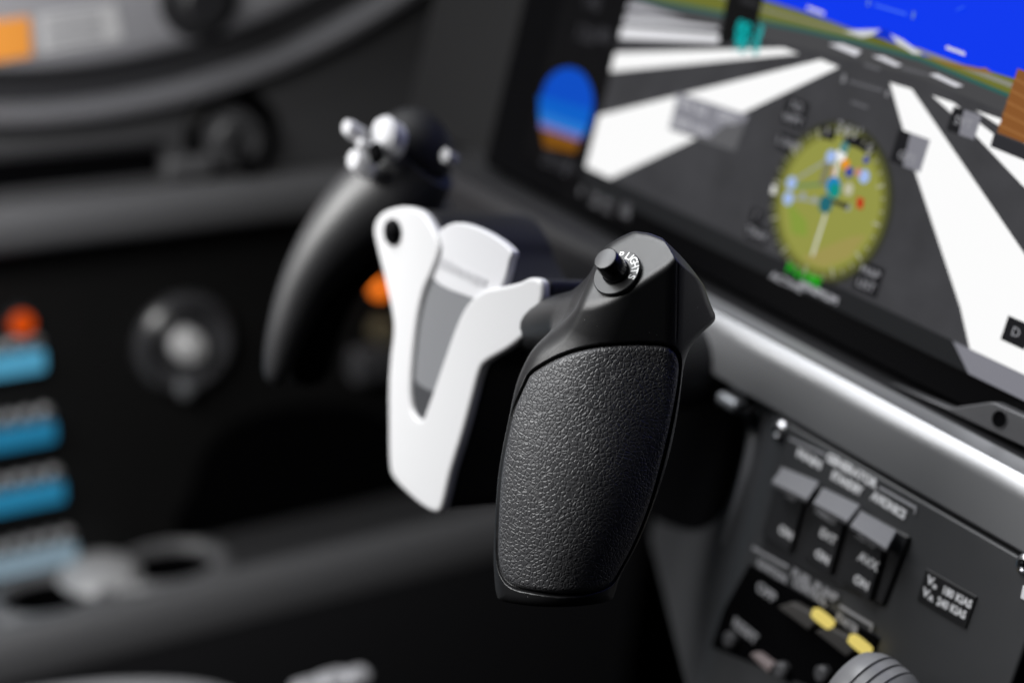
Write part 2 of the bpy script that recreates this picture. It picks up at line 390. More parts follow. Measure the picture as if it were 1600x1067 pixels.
lathe('collar', f, [(.034, 0), (.034, .004), (.030, .007), (.026, .006), (.025, .001)], GLOSSBLACK, kn)
lathe('cap', f, [(.022, .001), (.021, .016), (.018, .020), (.012, .021), (.006, .018), (.001, .017)], mat('knob_grey', (.045, .045, .048), .35), kn)
box('pointer', f, -.003, .003, -.020, -.002, .0195, .0225, DEEP, kn)
# jack socket
f = WALL.sub(*WALL.pix(284, 532, -.012), -.012)
jk = root('headset_socket', f.o, 'round metal-ringed socket with pale centre knob in the black lower wall', 'socket')
lathe('bezel', f, [(.037, 0), (.037, .008), (.033, .0125), (.030, .012), (.027, .006), (.0265, .001)], mat('gunmetal', (.055, .055, .06), .28, spec=.9), jk)
lathe('well', f, [(.0265, .001), (.001, .0008)], DEEP, jk, close=False)
lathe('centre_knob', f, [(.011, .001), (.012, .014), (.010, .019), (.001, .021)], mat('worn_grey', (.60, .60, .61), .45), jk)
lathe('set_screw', f.sub(-.003, -.0325), [(.006, .005), (.006, .0155), (.004, .0165), (.001, .0165)], SILVER, jk, 20)

# circuit breakers in four rows with blue legend strips
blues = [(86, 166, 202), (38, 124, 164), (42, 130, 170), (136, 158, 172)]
lab = ['bright blue', 'deep blue', 'mid blue', 'pale grey-blue']
rows = [(-.4755, 80, 548), (-.5300, 96, 642), (-.5780, 110, 742), (-.6290, 130, 850)]
place = ['top', 'second', 'third', 'bottom']
for r, (zz, ex, ey) in enumerate(rows):
    aE = WALL.pix(ex - 6, ey, 0)[0]
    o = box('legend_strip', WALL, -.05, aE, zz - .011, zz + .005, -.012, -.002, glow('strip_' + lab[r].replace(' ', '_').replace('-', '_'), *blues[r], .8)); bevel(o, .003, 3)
    tag(o, f'{lab[r]} legend strip under the {place[r]} row of circuit breakers', 'label strip', 'legend strips on the breaker panel')
    for k in range(5):
        f = WALL.sub(aE - .006 - k * .0125, zz + .0095, -.012)
        cb = root('circuit_breaker', f.o, ('circuit breaker at the end of the ' if k == 0 else 'circuit breaker in the ') + f'{place[r]} row, above the {lab[r]} strip' + ('' if k == 0 else f', {["", "next to the end one", "third from the end", "fourth from the end", "fifth from the end"][k]}'), 'circuit breaker', 'circuit breakers in rows')
        lathe('collar', f, [(.0052, 0), (.0052, .005), (.0042, .006), (.001, .006)], mat('collar_grey', (.42, .42, .43), .4, metal=.5), cb, 20)
        lathe('push_button', f, [(.0034, .006), (.0034, .010), (.0028, .011), (.001, .011)], mat('breaker_grey', (.10, .09, .085), .5), cb, 20)
def lamp(px, py, fr, c, r, label, lens=('amber_lens', 225, 82, 16, .75), parentname='indicator_lamp'):
    f = fr.sub(*fr.pix(px, py, c), c)
    l = root(parentname, f.o, label, 'indicator lamp')
    lathe('lens', f, [(r, .004), (r, .009), (r * .8, .012), (r * .4, .0135), (.0005, .014)], glow(*lens), l, 24)
    lathe('bezel', f, [(r * 1.35, 0), (r * 1.35, .005), (r * 1.02, .006), (r * 1.0, .003)], BLACK, l, 24)
lamp(28, 500, WALL, -.012, .008, 'glowing orange lamp above the top row of circuit breakers')

# jack block and lamp in the foot well behind the yoke
jb = root('jack_block', WALL.at(585, 540, -.012), 'small grey jack block low on the wall behind the yoke', 'jack block')
fz = WALL.sub(*WALL.pix(570, 556, -.01), -.01); o = box('block', fz, -.018, .020, -.016, .012, 0, .02, mat('block_dark', (.055, .055, .06), .5), jb); bevel(o, .006, 4)
fz = WALL.sub(*WALL.pix(592, 512, -.01), -.01); lathe('socket', fz, [(.010, 0), (.010, .014), (.007, .016), (.005, .010)], mat('brass_tint', (.12, .10, .06), .5), jb, 24)
lamp(586, 446, WALL, -.012, .0068, 'glowing orange lamp on the wall just left of the white hub', ('bright_amber_lens', 245, 120, 30, 1.6))
# arch recess in the lower wall
pts = smooth_poly([WALL.pix(x, y, -.012) for x, y in [(300, 850), (300, 760), (330, 690), (390, 650), (480, 632), (580, 640), (640, 700), (650, 850)]], 5)
o = plate('wall_recess', WALL, pts, -.0125, -.0105, DEEP); tag(o, 'black arched recess in the lower wall above the console', 'recess')

# metal fittings of the seat belt low in the foreground of the console
sb = root('seat_buckle', P(520, 1060, 1.0), 'blurred bright metal seat belt buckle at the bottom edge left of the grip', 'buckle')
for (x, y, rx, ry) in [(480, 1078, 26, 20), (520, 1066, 28, 22), (556, 1060, 24, 20)]:
    q = 1.0 / FPX; fb = Frame(P(x, y, 1.0), X, Y, Z)
    o = box('metal_tongue', fb, -rx * q, rx * q, -ry * q, ry * q, -.006, .006, mat('dull_metal', (.34, .34, .36), .4, metal=.3), sb); bevel(o, .005, 4)
pts = [P(x, y, .95) for x, y in [(-80, 1140), (60, 1112), (200, 1098), (330, 1104), (420, 1140)]]
o = tube('seat_bolster', pts, [.014, .014, .014, .013, .010], mat('seat_grey', (.09, .09, .095), .6)); tag(o, 'curved grey seat edge piping at the bottom left corner', 'seat edge')

# ================================================================== STANDBY DISPLAY
sd = root('standby_display', PAN.at(885, 160), 'small standby instrument with blue and brown attitude picture left of the big display', 'display')
sa0, sa1 = PAN.pix(776, 160)[0], PAN.pix(948, 160)[0]
SBF = PAN
o = box('case', PAN, sa0, sa1 - .001, b_top + .004, .24, -.02, -.001, DEEP, sd); bevel(o, .002, 3)
box('side_fascia', PAN, PAN.pix(655, 100, -.02)[0], sa0 - .006, PAN.pix(740, 235, -.02)[1], .27, -.05, -.02, mat('fascia_grey', (.0085, .0085, .009), .6, spec=.2), pan)
scr = box('screen', PAN, PAN.pix(828, 200)[0], PAN.pix(944, 150)[0], .010, .12, -.0008, -.0002, GLOSSBLACK, sd)
ad = smooth_poly([(847, 145), (862, 117), (888, 106), (912, 116), (926, 146), (925, 180), (911, 212), (878, 203), (844, 187)], 4)
sheets('attitude_picture', PAN, [
    (glow('attitude_sky', 0, 84, 214, .8), ad), (glow('attitude_mid_sky', 0, 104, 218, .8), [(842, 150), (925, 172), (913, 212), (844, 190)]),
    (glow('attitude_low_sky', 40, 130, 225, .8), [(843, 174), (918, 198), (911, 213), (844, 190)]),
    (glow('attitude_haze', 130, 120, 190, .8), [(844, 190), (911, 212), (907, 221), (844, 200)]),
    (glow('attitude_ground', 134, 84, 12, .8), [(846, 201), (906, 222), (900, 240), (851, 230)])], scr, .0)
for px, py, t_, sz in [(868, 256, '29.92', .011), (892, 262, 'IN', .009), (915, 55, '120', .012), (945, 58, '80', .011), (925, 5, '140', .010)]:
    text('lettering', t_, PAN.sub(*PAN.pix(px, py), .0003), sz, glow('dim_text', 62, 62, 66), scr)

# ================================================================== FLIGHT DISPLAY
fd = root('flight_display', PAN.o, 'large flight display showing a runway ahead under a vivid blue sky', 'display')
la = PAN.pix(945, 150)[0]
o = box('bezel', PAN, la - .0155, AR, b_top + .0035, .26, -.010, -.0005, GLOSSBLACK, fd); bevel(o, .0015, 2)
sb0 = PAN.pix(1250, 455)[1]
screen = box('screen', PAN, la, .15, sb0, .24, -.0006, 0, GLOSSBLACK, fd)
G = glow
asph, white = G('runway_asphalt', 62, 62, 65), G('runway_white', 252, 252, 252)
blue, olive, teal = G('display_sky', 0, 54, 238), G('display_grass', 108, 112, 44), G('display_teal', 44, 92, 88)
def rect_ab(a0, a1, b0, b1): return None
LB = [(975 + 40, -170), (908, 310)]           # left edge of the lit area, along the panel
def edge_left(b): return (la, b)
class _: pass
def ab(poly): return [PAN.pix(x, y) for x, y in poly]
def psheets(name, items, c0, parent, step=.00006):
    V, F, M, mats = [], [], [], []
    for k, (m, poly) in enumerate(items):
        if m not in mats: mats.append(m)
        poly = clip(poly)
        if len(poly) < 3: continue
        F.append(tuple(range(len(V), len(V) + len(poly)))); V += [PAN.pt(a, b, c0 + k * step) for a, b in poly]; M.append(mats.index(m))
    return obj(name, V, F, mats, parent, False, fmat=M)
def clip(poly, lo=(None,)):
    """keep only what lies on the lit area of the display"""
    box_ = (la + .0006, .149, sb0 + .0004, .239)
    for ax, s, lim in ((0, 1, box_[0]), (0, -1, box_[1]), (1, 1, box_[2]), (1, -1, box_[3])):
        out = []
        for i in range(len(poly)):
            p, q = poly[i - 1], poly[i]; dp, dq = s * (p[ax] - lim), s * (q[ax] - lim)
            if (dp >= 0) != (dq >= 0):
                t = dp / (dp - dq); out.append((p[0] + t * (q[0] - p[0]), p[1] + t * (q[1] - p[1])))
            if dq >= 0: out.append(tuple(q))
        poly = out
        if len(poly) < 3: return []
    return poly
horizon = [(900, -90), (1100, -33), (1195, 0), (1250, 17), (1297, 33), (1327, 44), (1372, 56), (1400, 69), (1442, 87), (1496, 99), (1529, 106), (1585, 123), (1640, 142), (1800, 190)]
tealy = [(860, -52), (1000, -2), (1038, 9), (1130, 26), (1250, 49), (1341, 70), (1437, 96), (1578, 154), (1700, 200), (1850, 260)]
z5 = lambda *p: [(880 + x / 2.222, y / 2.222) for x, y in p]
z7 = lambda *p: [(1250 + x / 4.27, y / 4.27) for x, y in p]
z6 = lambda *p: [(900 + x / 3.05, y / 3.05) for x, y in p]
def ext(pl):
    """carry a line of the picture on to the far edge of the display"""
    q = ab(pl); (a0, b0), (a1, b1) = q[-2], q[-1]; return q + [(.16, b1 + (b1 - b0) / (a1 - a0) * (.16 - a1))]
off = lambda pl, d: [(x, y + d) for x, y in pl]
items = [
    (asph, [(la, sb0), (.149, sb0), (.149, .239), (la, .239)]),
    (G('asphalt_far', 70, 70, 72), ab(tealy + off(tealy, 26)[::-1])),
    (olive, ext(horizon) + ext(tealy)[::-1]),
    (blue, ext(horizon)[::-1] + [(-.5, .3), (.16, .3)]),
    (teal, ext(off(tealy, -7)) + ext(tealy)[::-1]),
    (G('far_road', 136, 136, 122), ab([(1100, -13), (1195, 18), (1250, 33), (1341, 57), (1437, 82), (1578, 137), (1700, 180), (1700, 172), (1578, 128), (1437, 76), (1341, 53), (1250, 29), (1195, 13), (1100, -18)])),
    (G('dry_grass', 140, 104, 52), ab(z7((830, 375), (1050, 430), (1200, 455), (1245, 455), (1300, 500), (1180, 480), (1000, 440)))),
    (G('snow', 205, 208, 214), ab(z7((295, 212), (400, 203), (545, 200), (480, 242), (415, 252)))),
    (G('snow', 0, 0, 0), ab(z7((605, 228), (690, 268), (825, 366), (765, 364), (655, 292)))),
    (G('ridge_olive', 96, 98, 36), ab(z7((430, 255), (490, 240), (640, 300), (700, 345), (560, 310)))),
    (G('peak_blue', 0, 44, 200), ab(z7((500, 240), (560, 195), (600, 210), (640, 292)))),
    (G('stripe_far', 170, 170, 176), ab(z5((200, 12), (270, 15), (430, 66), (200, 34)))),
    (G('stripe_mid', 205, 205, 210), ab(z5((200, 54), (300, 62), (540, 96), (545, 107), (200, 80)))),
    (G('stripe_near', 236, 236, 240), ab(z5((180, 94), (545, 125), (548, 150), (180, 134)))),
    (white, ab(z5((120, 187), (770, 169), (822, 189), (120, 255)))),
    (white, ab(z5((40, 424), (900, 209), (962, 235), (640, 388), (450, 490), (110, 648), (30, 690)))),
    (white, ab([(1393, 130), (1427, 140), (1600, 392), (1760, 650), (1720, 720), (1535, 620), (1503, 480), (1433, 270)])),
    (white, ab([(1459, 150), (1492, 161), (1600, 245), (1700, 320), (1700, 380), (1600, 290), (1523, 208)])),
    (white, ab([(1527, 173), (1565, 186), (1640, 232), (1640, 250), (1565, 198)])),
]
for d in (((205, 300), (290, 298), (422, 345), (385, 378)), ((495, 378), (570, 380), (695, 440), (650, 447)), ((875, 500), (930, 498), (1105, 578), (1050, 584))):
    items.append((G('dash_white', 222, 222, 228), ab(z7(*d))))
items.append((G('dash_dim', 92, 92, 96), ab(z7((690, 445), (760, 462), (880, 500), (880, 515), (700, 470)))))
pic = psheets('runway_picture', items, .0001, screen)
nt = asph.node_tree; tc = nt.nodes.new('ShaderNodeTexCoord'); nz = nt.nodes.new('ShaderNodeTexNoise'); nz.inputs['Scale'].default_value = 45; nz.inputs['Detail'].default_value = 4
mr = nt.nodes.new('ShaderNodeMapRange'); mr.inputs['From Min'].default_value = .3; mr.inputs['From Max'].default_value = .7; mr.inputs['To Min'].default_value = .84; mr.inputs['To Max'].default_value = 1.12
nt.links.new(tc.outputs['Object'], nz.inputs['Vector']); nt.links.new(nz.outputs['Fac'], mr.inputs['Value']); nt.links.new(mr.outputs[0], nt.nodes['Principled BSDF'].inputs['Emission Strength'])
# bottom data bar: dark over asphalt, grey where the stripe shows through
bt = PAN.pix(1250, 424)[1]; bt = sb0 + (PAN.pix(1380, 465)[1] - PAN.pix(1380, 504)[1])
c1 = .0016
sx0, sx1 = PAN.pix(1503, 480)[0], PAN.pix(1525, 566)[0]
psheets('data_bar', [(G('bar_dark', 32, 33, 35), [(la, sb0), (.149, sb0), (.149, bt), (la, bt)]),
    (G('bar_grey', 128, 128, 136), [(sx0 + .002, bt), (sx1, sb0), (.149, sb0), (.149, bt)])], c1, screen)
# brown terrain tile and its dark caption bar at the right edge
psheets('terrain_tile', [(G('tile_brown', 134, 84, 40), ab([(1594, 108), (1562, 208), (1700, 262), (1740, 160)]))] +
    [(G('tile_line', 150, 100, 54), ab([(1590 - 6 * i, 122 + 18 * i), (1700, 185 + 18 * i), (1700, 189 + 18 * i), (1589 - 6 * i, 126 + 18 * i)])) for i in range(5)] +
    [(G('caption_bar', 44, 44, 48), ab([(1558, 209), (1700, 264), (1690, 286), (1552, 230)]))], c1, screen)
# airspeed tape
psheets('airspeed_tape', [(G('tape_black', 10, 10, 11), ab([(1146, -40), (1203, -30), (1182, 62), (1126, 71)])), (G('tape_grey', 40, 40, 42), ab([(1163, -5), (1190, 5), (1187, 14), (1160, 5)]))], c1, screen)
cy = G('display_cyan', 0, 168, 168); pt = G('picture_text', 196, 196, 202); dm = G('picture_text_dim', 118, 118, 122)
def words(s, px, py, size, m, rot=0, sx=1.0, bold=0, c=.0030):
    return text('lettering', s, PAN.sub(*PAN.pix(px, py), c, rot), size, m, screen, sx=sx, bold=bold)
words('80', 1169, 47, .0085, cy, sx=1.15, bold=.0003); words('60', 1167, 62, .0085, cy, sx=1.15, bold=.0003); words('70', 1164, 75, .0078, cy, sx=1.1, bold=.0003)
words('3', 1194, 53, .0080, cy, bold=.0004); words('5', 1190, 66, .0080, cy, bold=.0004); words('0', 1188, 79, .0075, cy, bold=.0004)
# grey data block over the stripe
psheets('data_block', [(G('block_dark', 34, 34, 37), ab([(1064, 146), (1174, 181), (1152, 237), (1049, 203)])),
    (G('block_light', 132, 132, 140), ab([(1064, 146), (1174, 181), (1168, 192), (1134, 197), (1112, 216), (1049, 203)])),
    (G('block_lighter', 152, 152, 158), ab([(1054, 183), (1082, 190), (1080, 201), (1051, 192)]))], c1, screen)
words('MSA 50', 1083, 167, .0062, pt, sx=1.2, c=.0020); words('GPS', 1140, 185, .0062, pt, sx=1.2, c=.0020); words('1013 HPA', 1085, 200, .0056, pt, sx=1.1, c=.0020); words('OBS', 1152, 193, .0050, dm, c=.0020)
# soft key boxes
def key(cx_, cy_, wa, hb, lines, grey=False):
    a, b = PAN.pix(cx_, cy_); k = psheets('soft_key', [(G('key_dark', 26, 26, 29), [(a - wa, b - hb), (a + wa, b - hb), (a + wa, b + hb), (a - wa, b + hb)])] +
        ([(G('key_grey', 128, 128, 136), [(a - wa * .1, b - hb), (a + wa, b - hb), (a + wa, b + hb), (a - wa * .25, b + hb)])] if grey else []), c1, screen)
    for i, l in enumerate(lines):
        if l: text('lettering', l, PAN.sub(a, b + (len(lines) - 1) * .0028 - i * .0058, .0020), .0052, G('key_text', 150, 150, 155), screen, sx=1.1)
key(1246, 178, .0072, .0062, ['TO', 'WPT']); key(1237, 226, .0070, .0040, ['1.5NM']); key(1425, 236, .0088, .0070, ['', 'GPS'], True)
key(1187, 366, .0070, .0042, ['TRAF']); key(1361, 436, .0072, .0066, ['MAP', 'LIST']); key(1186, 338, .004, .003, ['?']); key(1592, 520, .006, .005, ['D'])
key(1510, 193, .0075, .005, ['SVT'], True)
# pitch marks
for (p, q, r_) in [((1265, 13), (1292, 23), 2.6), ((1482, 75), (1512, 86), 2.8)]:
    psheets('pitch_bar', [(G('bar_white', 214, 214, 226), ab([(p[0], p[1] - r_), (q[0], q[1] - r_), (q[0], q[1] + r_), (p[0], p[1] + r_)]))], c1, screen)
for m_, pl_ in [((60, 105, 246), [(1371, 7), (1421, 22), (1420, 26), (1370, 11)]), ((96, 130, 200), [(1360, 0), (1364, 1), (1362, 11), (1358, 10)]), ((96, 130, 200), [(1430, 19), (1434, 20), (1432, 31), (1428, 30)]),
    ((96, 96, 100), [(1331, 126), (1384, 141), (1383, 145), (1330, 130)]), ((132, 132, 136), [(1321, 117), (1326, 118), (1323, 131), (1318, 130)]), ((132, 132, 136), [(1390, 142), (1394, 143), (1391, 153), (1387, 152)]),
    ((96, 96, 100), [(1355, 100), (1380, 108), (1378, 112), (1353, 104)]), ((96, 96, 100), [(1335, 158), (1361, 167), (1359, 171), (1333, 162)]), ((40, 90, 246), [(1498, 16), (1511, 10), (1511, 13), (1498, 19)])]:
    psheets('pitch_bar', [(G('bar_%d_%d_%d' % m_, *m_), ab(pl_))], c1, screen)
# compass rose
ca, cb_ = PAN.pix(1300, 318); rad = .5 * math.hypot(PAN.pix(1389, 318)[0] - PAN.pix(1211, 313)[0], 0)
CF = PAN.sub(ca, cb_)
def cpoly(ra, n=48): return ell(ca, cb_, ra, ra, n)
ring = [(G('rose_edge', 52, 53, 40), cpoly(rad * 1.12)), (G('rose_rim', 84, 86, 46), cpoly(rad * 1.06)), (G('rose_mid', 118, 120, 52), cpoly(rad * .98)), (G('rose_field', 146, 148, 70), cpoly(rad * .90)),
        (G('rose_sand', 156, 146, 80), [(ca + rad * x, cb_ + rad * y) for x, y in [(-.2, -.86), (.25, -.84), (.62, -.58), (.8, -.2), (.55, -.3), (.2, -.55)]]), (G('rose_green', 132, 152, 60), [(ca + rad * x, cb_ + rad * y) for x, y in [(-.75, -.2), (-.3, -.35), (-.2, -.55), (-.5, -.6)]])]
rose = psheets('compass_rose', ring, c1, screen)
def dot(px, py, r, m, c=.0023, n=16): a, b = PAN.pix(px, py); return (m, ell(a, b, r, r, n))
def line(p, q, wd, m):
    p, q = np.array(PAN.pix(*p)), np.array(PAN.pix(*q)); d = q - p; d /= np.linalg.norm(d); nn = np.array([-d[1], d[0]]) * wd
    return (m, [tuple(p - nn), tuple(q - nn), tuple(q + nn), tuple(p + nn)])
lb = G('rose_pale_blue', 160, 184, 232); mk = []
mk += [line((1296, 335), (1275, 400), .0006, G('rose_white', 222, 222, 214)), line((1318, 240), (1305, 305), .0009, G('rose_white', 0, 0, 0)), line((1247, 283), (1300, 250), .0005, G('rose_grey', 150, 156, 160)), line((1243, 292), (1310, 288), .0005, G('rose_leg', 70, 130, 100)), line((1240, 310), (1290, 316), .0005, G('rose_grey', 0, 0, 0)), line((1300, 255), (1290, 290), .0018, G('rose_town', 122, 120, 96)), line((1309, 262), (1306, 284), .0006, G('rose_pink', 196, 130, 120))]
for x, y, r in [(1305, 246, .0030), (1243, 287, .0030), (1238, 311, .0030), (1357, 277, .0030)]: mk.append(dot(x, y, r, lb))
mk += [dot(1321, 243, .0028, G('rose_bright', 240, 240, 240)), dot(1326, 232, .0026, G('rose_teal', 80, 130, 130)), dot(1328, 258, .0024, G('rose_orange', 232, 146, 24)), dot(1309, 292, .0042, G('rose_blue', 34, 128, 190)), dot(1311, 299, .0034, G('rose_cyan', 10, 140, 130)), dot(1297, 320, .0040, G('rose_ring', 30, 100, 112)), dot(1334, 270, .0024, G('rose_navy', 60, 70, 150)), dot(1348, 270, .0018, G('rose_pink', 0, 0, 0)), dot(1333, 297, .0028, G('rose_pale', 186, 184, 160)), dot(1262, 307, .0018, G('rose_grey', 0, 0, 0)), dot(1280, 314, .0016, G('rose_grey', 0, 0, 0)), dot(1332, 325, .0016, G('rose_grey', 0, 0, 0)), dot(1361, 251, .0018, G('rose_navy', 0, 0, 0))]
mk += [(G('rose_black', 40, 40, 36), ab([(1308, 312), (1334, 320), (1331, 328), (1307, 318)])), (G('rose_red', 186, 44, 18), ab([(1347, 309), (1358, 312), (1355, 329), (1346, 325)])), (G('rose_white_mark', 236, 236, 232), ab([(1214, 291), (1221, 292), (1219, 306), (1212, 304)]))]
psheets('moving_map', mk, .0024, screen, .00003)
tk = []
for i in range(36):
    q = 2 * math.pi * i / 36; r0, r1 = rad * (.97 if i % 3 else .90), rad * 1.03
    d = np.array([math.cos(q), math.sin(q)]); nn = np.array([-d[1], d[0]]) * (.0003 if i % 3 else .0005)
    tk.append((G('tick_pale', 168, 168, 146), [tuple(np.array([ca, cb_]) + d * r + s * nn) for r, s in ((r0, -1), (r1, -1), (r1, 1), (r0, 1))]))
psheets('bearing_ticks', tk, .0040, screen, .00001)
psheets('heading_box', [(G('box_black', 22, 22, 24), ab([(1288, 196), (1310, 202), (1308, 222), (1287, 217)])), (G('box_black', 0, 0, 0), ab([(1322, 212), (1358, 216), (1374, 232), (1366, 246), (1344, 232), (1322, 226)])), (G('box_line', 150, 150, 150), ab([(1297, 201), (1300, 202), (1298, 212), (1295, 211)])), (G('box_line', 0, 0, 0), ab([(1366, 225), (1369, 226), (1360, 238), (1358, 236)]))], c1 + .0003, screen)
words("241'", 1336, 207, .0078, G('text_mid', 150, 150, 154), c=.0042, sx=1.15)
words('P-LOBE', 1263, 431, .0062, G('display_green', 0, 180, 0), sx=1.1, bold=.0001); words('ACTIVE', 1236, 442, .0044, pt, sx=1.4); words('MINIMUM', 1286, 458, .0050, pt, sx=1.1)
words('TAS 0 KT', 948, 312, .0050, dm, sx=1.0); words('SAT 15 C', 946, 325, .0046, dm); words('GS', 985, 326, .0062, dm); words('ISA', 984, 336, .0058, dm); words('8', 914, 300, .006, dm)
# display mounting bracket at the lower right
BR = .0008
outl = [PAN.pix(x, y, .006) for x, y in [(1388, 598), (1484, 636), (1492, 636), (1548, 628), (1556, 629), (1600, 649), (1700, 696), (1700, 752), (1600, 698)]]
br = root('display_bracket', PAN.at(1562, 655, .006), 'grey metal bracket with a drilled hole below the big display', 'bracket')
bo = plate('bracket_plate', PAN, outl, .0005, .0065, mat('bracket_grey', (.085, .085, .09), .45, metal=.3, noise=.05, nscale=700), br); bevel(bo, .0008, 2)
f = PAN.sub(*PAN.pix(1562, 655, .0065), .0065)
lathe('drilled_hole', f, [(.0036, .00005), (.0034, .0003), (.0027, .00012), (.0026, .0001), (.0001, .0001)], DEEP, br, 32, close=False)
lathe('hole_rim', f, [(.0038, 0), (.0037, .0004), (.0034, .0004), (.0033, .0002)], mat('rim_metal', (.20, .20, .21), .3, metal=.8), br, 32, close=False)

# ================================================================== SWITCH PANEL FITTINGS
SW = PAN.sub(0, 0, cF)
def spx(x, y, c=0): return SW.pix(x, y, c)
def polyplate(name, px, c0, c1, m, parent, bev=0): return plate(name, SW, [spx(x, y, c1) for x, y in px], c0, c1, m, parent, bev)
# guarded switches: dark body, grey lift guard, white legends
hs = root('switch_housing', SW.at(1300, 840), 'black housing plate behind the three grey guarded switches', 'housing')
polyplate('housing_plate', [(1214, 728), (1420, 838), (1378, 946), (1186, 862)], 0, .002, BLACK, hs, .001)
GD = [((1205, 752), (1222, 728), (1281, 752), (1262, 780)), ((1270, 784), (1286, 760), (1345, 788), (1325, 814)), ((1328, 819), (1345, 796), (1402, 828), (1386, 857))]
capp = [[('MAIN', (1246, 706), (1283, 728))], [('GENERATOR', (1291, 713), (1370, 758)), ('STANDBY', (1299, 741), (1347, 769))], [('AVIONICS', (1362, 773), (1415, 806))]]
legs = [[('OFF', 1236, 776, .0042), ('ON', 1228, 832, .0062)], [('ARMED', 1290, 806, .0046), ('EXT', 1294, 838, .0062), ('ON', 1285, 870, .0062)], [('AUTO', 1354, 844, .0046), ('AVX', 1357, 877, .0066), ('ON', 1346, 910, .0062)]]
gl = ['guarded switch nearest the yoke with grey flap and one white legend', 'middle guarded switch with grey flap between two others', 'guarded switch with grey flap nearest the black placard']
for i in range(3):
    mid = np.mean(GD[i], 0); gs = root('guarded_switch', SW.at(*mid), gl[i], 'guarded switch', 'guarded switches on the panel')
    (x0, y0), (x1, y1), (x2, y2), (x3, y3) = GD[i]
    dx, dy = -27, 92
    cc = .0045
    body = polyplate('switch_body', [(x0 + 6, y0 + 4), (x3 - 6, y3 + 0), (x3 - 6 + dx * .85, y3 + dy * .9), (x0 + 6 + dx * .85, y0 + dy * .9)], .002, cc, BLACK, gs, .0008)
    # sloping lift guard: a wedge standing off the body
    A = [SW.at(x, y, c) for (x, y), c in zip(GD[i], (.013, .004, .004, .013))]
    dn = -SW.e2 * .0022 - SW.n * .0006
    g_ = prism('lift_guard', A, [p + dn for p in A], GUARD, gs); bevel(g_, .0006, 2)
    a, b = spx(*np.mean([GD[i][0], GD[i][3]], 0), .0105)
    for (s, x, y, sz) in legs[i]:
        text('legend', s, SW.sub(*spx(x, y, cc), cc + .00015), sz * .82, TEXTWHITE if sz > .005 else TEXTGREY, gs, bold=.00018)
    for (s, p_, q_) in capp[i]:
        fit_text('caption', s, SW, p_, q_, .0050, TEXTWHITE, gs, .0004, .0003)
bl = polyplate('bracket_line', [(1234, 684), (1290, 709), (1289, 712), (1233, 687)], .0002, .0005, TEXTGREY, None); tag(bl, 'thin grey legend line on the left above the guarded switches', 'legend line')
bl = polyplate('bracket_line', [(1374, 760), (1432, 792), (1430, 803), (1428, 803), (1429, 795), (1373, 763)], .0002, .0005, TEXTGREY, None); tag(bl, 'grey legend line with a hooked right end above the guarded switches', 'legend line')
# lower group
lg = root('annunciator_block', SW.at(1260, 985), 'black recessed block holding the lower row of lit push switches', 'switch block')
polyplate('block_plate', [(1170, 880), (1372, 996), (1335, 1100), (1110, 1010), (1130, 950)], 0, .0015, DEEP, lg, .0008)
polyplate('legend_line', [(1176, 853), (1232, 884), (1231, 888), (1175, 857)], .0016, .0019, TEXTGREY, lg)
polyplate('legend_line', [(1312, 944), (1364, 975), (1361, 986), (1359, 986), (1360, 978), (1311, 948)], .0016, .0019, TEXTGREY, lg)
for (s, p_, q_, sz) in [('IGNITION', (1184, 878), (1228, 906), .0050), ('FUEL PUMP', (1238, 893), (1308, 936), .0050), ('CONTROL', (1240, 908), (1292, 942), .0050), ('STARTER', (1306, 962), (1340, 986), .0046), ('OFF', (1183, 915), (1211, 936), .0062), ('RESET', (1146, 970), (1182, 1000), .0060)]:
    fit_text('caption', s, SW, p_, q_, sz, TEXTGREY, lg, .0019, .00018)
BROWN = mat('worn_brown_black', (.045, .042, .040), .55)
for i, (fx, am, d) in enumerate([([(1214, 948), (1236, 940), (1284, 966), (1262, 984)], (1284, 966), 'lit push switch with amber bar, nearer the yoke'), ([(1272, 986), (1294, 978), (1346, 1006), (1322, 1026)], (1342, 1007), 'lit push switch with amber bar, beside the gear wheel knob')]):
    ps = root('push_switch', SW.at(*np.mean(fx, 0)), d, 'push switch', 'amber push switches')
    polyplate('switch_face', fx, .0015, .006, BROWN, ps, .0008)
    a, b = spx(*am, .006); fr_ = SW.sub(a, b, 0, math.radians(-4))
    o = plate('amber_bar', fr_, smooth_poly([(-.0046, -.0020), (.0046, -.0020), (.0054, 0), (.0046, .0020), (-.0046, .0020), (-.0054, 0)], 4), .004, .0066, glow('amber_bar', 226, 205, 112, .95), ps)
o = polyplate('rocker_face', [(1170, 1022), (1180, 1018), (1207, 1038), (1200, 1052)], .0015, .006, mat('pinkish_grey', (.22, .18, .18), .5), lg, .001)
for x, y in ((1226, 1046), (1290, 1052), (1146, 998)):
    f = SW.sub(*spx(x, y, .0015), .0015); lathe('stud', f, [(.0036, 0), (.0036, .003), (.0026, .004), (.0004, .004)], mat('stud_grey', (.07, .07, .075), .4), lg, 24)
